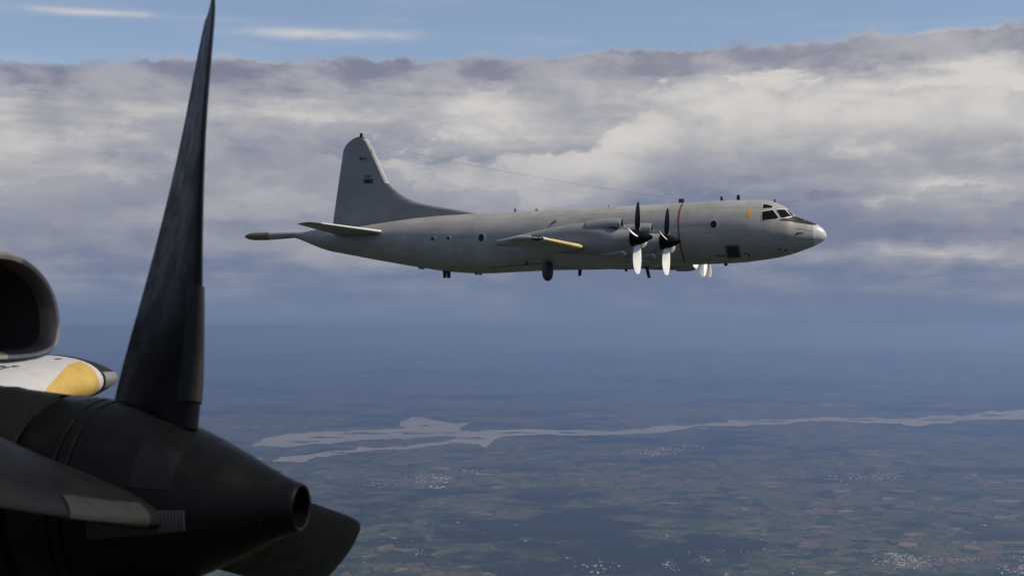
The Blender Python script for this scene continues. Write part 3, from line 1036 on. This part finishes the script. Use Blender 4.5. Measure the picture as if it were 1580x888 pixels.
# fin with its long dorsal fillet, rudder behind the hinge
LEc = [(743, 331.5), (743, 330), (698, 322), (669.6, 317), (650, 313.4), (630, 306), (613, 295.6), (599, 282.5), (590.5, 264), (582.4, 246), (576, 232), (569.7, 219.5), (566.5, 215), (562, 211.8), (557, 210.3)]
TEc = [(512.5, 351), (514, 343.4), (517, 322), (520, 300), (523.5, 276), (527, 252), (530, 232), (532.5, 226), (536, 221.5), (541, 216.8), (546, 213.7), (551, 211.4), (557, 210.3)]
LEy = sorted([(y, x) for x, y in LEc]); TEy = sorted([(y, x) for x, y in TEc])
levels = [352, 343, 334, 330, 326, 322, 317, 313, 306, 299, 291, 282, 270, 257, 244, 232, 224, 218.5, 214.5, 212.2, 210.9]


def fin_rings(lo, hi, rudder):
    rings = []
    for y in levels:
        xl = float(np.interp(y, [a for a, _ in LEy], [b for _, b in LEy])); xt = float(np.interp(y, [a for a, _ in TEy], [b for _, b in TEy]))
        if y > 331.5: xl = 743
        pl, pt = body_at(xl, y), body_at(xt, y)
        L = pl.x - pt.x
        hx = body_at(float(np.interp(y, [212, 350], [545, 541])), y).x
        fh = min(.97, max(.03, (pl.x - hx) / L))
        tm = min(.34, .055 * L + .03) * (1 if y > 216 else max(.15, (y - 209) / 7))
        a, b = (fh - .004, 1.0) if rudder else (0.0, fh)
        n = 14; up, lw = [], []
        for i in range(n + 1):
            t = i / n
            fr = a + (b - a) * (t ** 1.8 if not rudder else t)
            th = tm * 2.6 * (.2969 * math.sqrt(fr) - .126 * fr - .3516 * fr ** 2 + .2843 * fr ** 3 - .1036 * fr ** 4) * (2.0 if True else 1)
            th = max(th, .006) * .96
            P = pl.lerp(pt, fr)
            up.append((P.x, th, P.z)); lw.append((P.x, -th, P.z))
        rings.append(up[::-1] + lw[1:] if not rudder else up[::-1] + lw)
    return rings


v, f = loft(fin_rings(0, 1, False))
fin = mesh_obj('vertical_fin', v, f, M['grey2'], plane)
v, f = loft(fin_rings(0, 1, True))
mesh_obj('rudder', v, f, M['grey2'], plane)
# leading edge of the fin, the sun on it painted white
rings = []
for y in np.linspace(283, 214, 20):
    xl = float(np.interp(y, [a for a, _ in LEy], [b for _, b in LEy]))
    P = body_at(xl, y); B = body_at(xl - 5, y)
    rings.append([(P.x + .018, 0, P.z + .01), (P.x - .03, .055, P.z), (B.x, .088, B.z), (B.x, -.088, B.z), (P.x - .03, -.055, P.z)])
v, f = loft(rings)
mesh_obj('sunlit_fin_edge', v, f, M['white'], fin)
c = body_at(557.5, 210)
v, f = boxm((c.x, 0, c.z + .06), (.16, .10, .22), .9)
mesh_obj('tail_beacon', v, f, M['black'], fin, False)


def fin_plate(name, x0, x1, y0, y1, material, parent, d=.0):
    a, b, c_, d_ = [body_at(*p, -.165 - d) for p in ((x0, y0), (x1, y0), (x1, y1), (x0, y1))]
    V = [a, b, c_, d_] + [Vector((p.x, p.y + .06, p.z)) for p in (a, b, c_, d_)]
    return mesh_obj(name, V, [(0, 1, 2, 3), (4, 5, 6, 7), (0, 1, 5, 4), (1, 2, 6, 5), (2, 3, 7, 6), (3, 0, 4, 7)], material, parent, False)


flag = fin_plate('flag_marking', 560.8, 566.4, 276.2, 282.4, M['green'], fin)
fin_plate('flag_red_field', 566.4, 574, 276.2, 282.4, M['flagred'], fin)
fin_plate('flag_emblem', 563.8, 569.6, 277.4, 281.4, M['black'], fin, .006)


def text_part(name, s, px, py, hpx, material, parent):
    cu = bpy.data.curves.new(name, 'FONT')
    cu.body = s; cu.align_x = 'CENTER'; cu.align_y = 'CENTER'
    P = body_at(px, py, -.17)
    cu.size = hpx / FPX * 88 * 1.4
    cu.extrude = .004
    o = bpy.data.objects.new(name, cu)
    COL.objects.link(o)
    dg = bpy.context.evaluated_depsgraph_get()
    me = bpy.data.meshes.new_from_object(o.evaluated_get(dg))
    bpy.data.objects.remove(o)
    me.materials.clear(); me.materials.append(material)
    t = bpy.data.objects.new(name, me); COL.objects.link(t)
    t.parent = parent
    t.location = P; t.rotation_euler = (math.pi / 2, 0, 0)
    return t


text_part('serial_number', '14807', 567.5, 272, 3.6, M['soot'], fin)
strip = fin_plate('squadron_marking', 553, 566, 244.0, 244.8, M['soot'], fin)
fin_plate('squadron_marking', 556.0, 556.9, 242.0, 247, M['soot'], fin, .003)

# tailplane
st_t = body_at(489.5, 343.2, -6.3); st_r = body_at(594, 357.6, -1.0)
te_t = body_at(470.5, 345, -6.3)
def stab_sts(s):
    ch_t = max(1.0, st_t.x - te_t.x)
    k = (st_r.x - st_t.x) / 5.3; kz = (st_t.z - st_r.z) / 5.3
    base = [(0.3, st_r.x + .7 * k, st_r.z - .7 * kz, 3.5, .11, 0), (1.0, st_r.x, st_r.z, 3.25, .11, 0), (6.0, st_r.x - 5.0 * k, st_r.z + 5.0 * kz, ch_t + .45, .10, 0),
            (6.3, st_t.x - .04, st_t.z, ch_t + .2, .09, 0), (6.5, st_t.x - .28, st_t.z + .02, ch_t * .62, .07, 0)]
    return [(s * a[0],) + a[1:] for a in base]


for s in (-1, 1):
    sts = stab_sts(s)
    v, f = loft(wing_rings(sts, 14, 0))
    hs = mesh_obj('horizontal_stabilizer', v, f, M['grey2'], plane)
    le_strip(sts, [s * a for a in (1.3, 2.5, 4, 5.2, 5.95)], .035, 'leading_edge', M['white'], hs, .012, 8, 0)

# wings
tipLE = body_at(838, 367.5, -15.0); inLE = body_at(899, 380.5, -10.4); tipTE = body_at(779, 370.5, -15.0)
kx = (inLE.x - tipLE.x) / 4.6; kz = (tipLE.z - inLE.z) / 4.6
tch = tipLE.x - tipTE.x
inc_tip = math.degrees(math.atan2(tipLE.z - tipTE.z, tch))
def wing_sts(s):
    def at(y, ch, t): return (s * y, tipLE.x + (15.0 - y) * kx, tipLE.z - (15.0 - y) * kz, ch, t, max(0, inc_tip) * .6)
    a = [at(.6, 5.9, .14), at(10.4, tch + 4.6 * (5.9 - tch) / 14.4, .13), at(15.0, tch, .115)]
    l = at(15.0, tch, .115)
    a += [(s * 15.16, l[1] - .07, l[2] + .01, tch * .95, .09, l[5]), (s * 15.26, l[1] - .26, l[2] + .02, tch * .80, .05, l[5])]
    return a


TARGET_BLADE = blade_mesh('blade', rad=.90)
v, f = spinner_mesh(28)
so = mesh_obj('spinner', v, f, M['spinner']); SPIN_T = so.data; bpy.data.objects.remove(so)
for s in (-1, 1):
    sts = wing_sts(s)
    v, f = loft(wing_rings(sts, 16, .02))
    wg = mesh_obj('wing', v, f, M['grey2'], plane)
    le_strip(sts, [s * a for a in (10.5, 11.5, 12.5, 13.5, 14.5)], .042, 'leading_edge', M['paleyellow'], wg, .014)
    le_strip(sts, [s * a for a in (14.52, 14.7, 14.95)], .08, 'leading_edge', M['white'], wg, .016)
    le_strip(sts, [s * a for a in (14.97, 15.1, 15.2)], .22, 'wingtip_cap', M['black'], wg, .02)
    # pale fairing along the tip
    l0 = lerp_station(sts, s * 15.16)
    v, f = tube([(l0[1] - .5, s * 15.2, l0[2] + .06), (l0[1] - 1.1, s * 15.24, l0[2] + .07), (l0[1] - tch * .95, s * 15.2, l0[2] - .02)], [.09, .085, .03], 8)
    mesh_obj('wingtip_fairing', v, f, M['palegrey'], wg)
# engines: photo hubs on the near side, mirrored on the far side
for (px, py, yy, ph, ph2) in ((984.5, 366.5, 9.6, -8, 45), (1029.5, 372.5, 4.65, -12, 36)):
    H = body_at(px, py, -yy)
    for s, phase in ((-1, ph), (1, ph2)):
        off = Vector((H.x, s * yy, H.z))
        nacelle_parts(plane, off, M['grey2'], M['metal'], M['tunnel'], 24)
        propeller(plane, off, phase, TARGET_BLADE, SPIN_T)
# underwing sensor pod on its pylon
pc = body_at(845, 420, -3.2); ptop = body_at(845, 388, -3.2)
prof = [(-.42, 0), (-.40, .10), (-.3, .2), (-.1, .28), (.25, .31), (.7, .30), (1.0, .24), (1.15, .10)]
rings = []
zb_ = body_at(845, 433.5, -3.2).z
for h, r in [(0, .03), (.04, .13), (.12, .22), (.28, .29), (.5, .315), (.8, .31), (1.1, .28), (1.35, .22), (1.5, .12)]:
    rings.append([(pc.x + r * math.cos(t), -3.2 + r * math.sin(t), zb_ + h) for t in np.linspace(0, 2 * math.pi, 20, endpoint=False)])
v, f = loft(rings)
pod = mesh_obj('sensor_turret', v, f, M['darkgrey'], plane)
v, f = boxm((pc.x, -3.2, zb_ + 1.75), (.5, .16, .8), 1.3)
mesh_obj('pylon', v, f, M['grey2'], pod, False)
# aerial wires
a = body_at(570, 221)
for px, col in ((1050, 0), (797, 1)):
    c = skin_top(px); c = Vector((c.x, -.05 if not col else -.35, c.z + (.2 if not col else .1)))
    pts = []
    for k in range(13):
        t = k / 12
        p = a.lerp(c, t); p.z -= .22 * 4 * t * (1 - t)
        pts.append(p)
    v, f = tube(pts, .0045 if not col else .0025, 4)
    mesh_obj('aerial_wire', v, f, M['wire'], plane)

# ================================================================== THE AIRCRAFT WE FLY IN (its left inner engine and outer wing)
own = empty('turboprop_aircraft', None, 1.0)
HUBD = 5.75
dh = ray(214, 773)
HUB = CAM + dh * (HUBD / dh.y)
OYAW = R(15.5)
own.location = HUB
OROT = Matrix.Rotation(-OYAW, 3, 'Z') @ Matrix.Rotation(R(0.0), 3, 'Y')
own.rotation_euler = OROT.to_euler()
OINV = OROT.transposed()
tag(own, 'near aircraft with black spinner, dark propeller blades and white wing tip at left', 'aircraft')


def own_at(px, py, y):
    o = OINV @ (CAM - HUB); d = OINV @ ray(px, py)
    return o + d * ((y - o.y) / d.y)


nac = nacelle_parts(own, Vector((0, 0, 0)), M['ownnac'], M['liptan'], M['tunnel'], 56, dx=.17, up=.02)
OWN_BLADE = blade_mesh('blade', True, 14, True, 1.08)
v, f = spinner_mesh(96)
so = mesh_obj('spinner', v, f, M['spinner']); SPIN_O = so.data; bpy.data.objects.remove(so)
prop, spn = propeller(own, (0, 0, 0), -15, OWN_BLADE, SPIN_O)
# outer wing
tl = own_at(154, 588, 10.6)
wsts = []
for y, dxx, dz, ch, t in ((1.2, 1.05, -1.0, 4.9, .17), (6.0, .52, -.50, 3.7, .20), (9.6, .11, -.11, 2.9, .235), (10.3, .03, -.03, 2.75, .24), (10.6, 0, 0, 2.68, .235),
                          (10.8, -.01, .01, 2.58, .22), (10.98, -.035, .02, 2.46, .195), (11.12, -.08, .03, 2.3, .165), (11.24, -.16, .04, 2.1, .125), (11.32, -.27, .05, 1.85, .085), (11.36, -.42, .05, 1.5, .045), (11.37, -.6, .05, 1.2, .02)):
    wsts.append((y, tl.x + dxx, tl.z + dz, ch, t, 4.0))
v, f = loft(wing_rings(wsts, 24, .03))
ow = mesh_obj('outer_wing', v, f, M['ownwhite'], own)
# yellow sleeve on the leading edge, black tip cap with a metal strip
sl = sorted(wsts)
le_strip(sl, [9.2, 9.4, 9.6, 9.8, 9.95, 10.1, 10.25, 10.38, 10.48, 10.56], lambda y: float(np.interp(y, [9.2, 9.7, 10.25, 10.56], [.004, .035, .085, .09])), 'leading_edge', M['yellow'], ow, .010, 12, .03)
cap = le_strip(sl, [10.70, 10.75, 10.8, 10.85, 10.9, 10.98, 11.05, 11.12, 11.18, 11.24, 11.28, 11.32, 11.34, 11.36, 11.368], .60, 'wingtip_cap', M['black'], ow, .012, 16, .03)
le_strip(sl, [10.72, 10.8, 10.9, 11.0, 11.1], .010, 'metal_strip', M['liptan'], ow, .024, 5, .03)
# small stencils on the wing skin
for k, (yy, fr_) in enumerate(((9.2, .20), (9.35, .20), (9.5, .19), (9.25, .235), (9.4, .23), (10.35, .16))):
    st_ = lerp_station(sl, yy)
    th_ = 5 * st_[4] * (.2969 * math.sqrt(fr_) - .126 * fr_ - .3516 * fr_ ** 2 + .2843 * fr_ ** 3 - .1030 * fr_ ** 4) + .03 * 4 * fr_ * (1 - fr_)
    a_ = R(4.0); xx_, zz_ = -fr_ * st_[3], th_ * st_[3]
    c_ = (st_[1] + xx_ * math.cos(a_) - zz_ * math.sin(a_), yy, st_[2] + xx_ * math.sin(a_) + zz_ * math.cos(a_))
    v, f = boxm(c_, (.035, .11, .016))
    mesh_obj('stencil', v, f, M['soot'], ow, False)


# spinner furniture: ribs toned as a sky reflection, cover plate
def spin_r(a):
    xs = [p[0] for p in SPIN[:19]]; rs = [p[1] for p in SPIN[:19]]
    return float(np.interp(a, xs, rs))


def spin_patch(a0, a1, t0, t1, lift, na=6, nt=6):
    """plate on the spinner; angles are measured up from the camera side"""
    out, inn = [], []
    for i in range(na + 1):
        for j in range(nt + 1):
            a = a0 + (a1 - a0) * i / na; t = R(t0 + (t1 - t0) * j / nt)
            for lst, d in ((out, lift), (inn, -.004)):
                r = spin_r(a) + d
                lst.append((a, -r * math.cos(t), r * math.sin(t)))
    N = len(out); m = nt + 1; F = []
    for i in range(na):
        for j in range(nt):
            q = (i * m + j, i * m + j + 1, (i + 1) * m + j + 1, (i + 1) * m + j)
            F += [q, tuple(k + N for k in q[::-1])]
    edge = [j for j in range(m)] + [i * m + nt for i in range(1, na + 1)] + [na * m + j for j in range(nt - 1, -1, -1)] + [i * m for i in range(na - 1, 0, -1)]
    for k in range(len(edge)):
        a, b = edge[k], edge[(k + 1) % len(edge)]
        F.append((a, b, b + N, a + N))
    return out + inn, F


M['rib'] = mat('ribbed_reflection', (.035, .035, .04), .36, var=.15, scale=8, spec=.4)  # lighter grey-blue paints the reflection seen on the ridges
M['plate'] = mat('cover_plate', (.0055, .006, .007), .34, var=.2, scale=6, spec=.14)
v, f = merge(*[spin_patch(.0 + k * .0118, .0 + k * .0118 + .0066, -15, 2, .0035, 1, 6) for k in range(30)])
mesh_obj('ribbed_reflection', v, f, M['rib'], prop)
v, f = spin_patch(.145, .295, 17, 50, .003)
mesh_obj('cover_plate', v, f, M['plate'], prop)
# grey rubber boots along the blade roots
bt = []
for r in np.linspace(.36, .80, 9):
    ch, t, be = blade_at(CUFFED, r)
    cx, cy, nx, ny = math.sin(be), -math.cos(be), math.cos(be), math.sin(be)
    ring = []
    fs = [.13 * (i / 7) ** 1.5 for i in range(8)]
    for side in (1, -1):
        for fr_ in (fs[::-1] if side == 1 else fs[1:]):
            h = side * (5 * t * (.2969 * math.sqrt(fr_) - .126 * fr_ - .3516 * fr_ ** 2 + .2843 * fr_ ** 3)) + .03 * 4 * fr_ * (1 - fr_) * min(1, max(0, (r - .4) / .3))
            k = .52 - fr_ + .006 / ch * (1 - fr_ / .13)
            hh = h + side * .006 / ch * min(1, fr_ / .04)
            ring.append((cx * k * ch + nx * hh * ch, cy * k * ch + ny * hh * ch, r * 1.08))
    bt.append(ring)
v, f = loft(bt)
for k in range(4):
    o = mesh_obj('rubber_boot', v, f, M['boot'], prop)
    o.rotation_euler = (R(-15 + 90 * k), 0, 0)

# screw heads round the spinner seams and the cover plate, joined as one part
sc_parts = []
def screw(a, t):
    r = spin_r(a)
    n_ = Vector((.25, -math.cos(t), math.sin(t))).normalized()
    c_ = Vector((a, -r * math.cos(t), r * math.sin(t)))
    sc_parts.append(tube([c_ - n_ * .004, c_ + n_ * .0025], [.0065, .005], 6))
for k in range(44):
    screw(-.20, 2 * math.pi * k / 44); screw(-.06, 2 * math.pi * (k + .5) / 44)
for k in range(7):
    for a_ in (.152, .288): screw(a_, R(19 + 29 * k / 6))
for k in range(26): screw(.60, 2 * math.pi * k / 26)
v, f = merge(*sc_parts)
o = mesh_obj('screw_heads', v, f, M['plate'], prop)
o['kind'] = 'stuff'
# joints between the nacelle cowl panels
for x0, hw_, zt_, zb_ in ((-.62, .4825, .456, -.624), (-1.06, .5615, .502, -.7625)):
    rings = [sup_ring(x0 + d, hw_ + g, zt_ + g, zb_ - g, 56, 2.05) for d, g in ((-.012, .001), (-.010, .0045), (.010, .0045), (.012, .001))]
    v, f = loft(rings, False, False)
    mesh_obj('cowl_joint', v, f, M['plate'], nac)
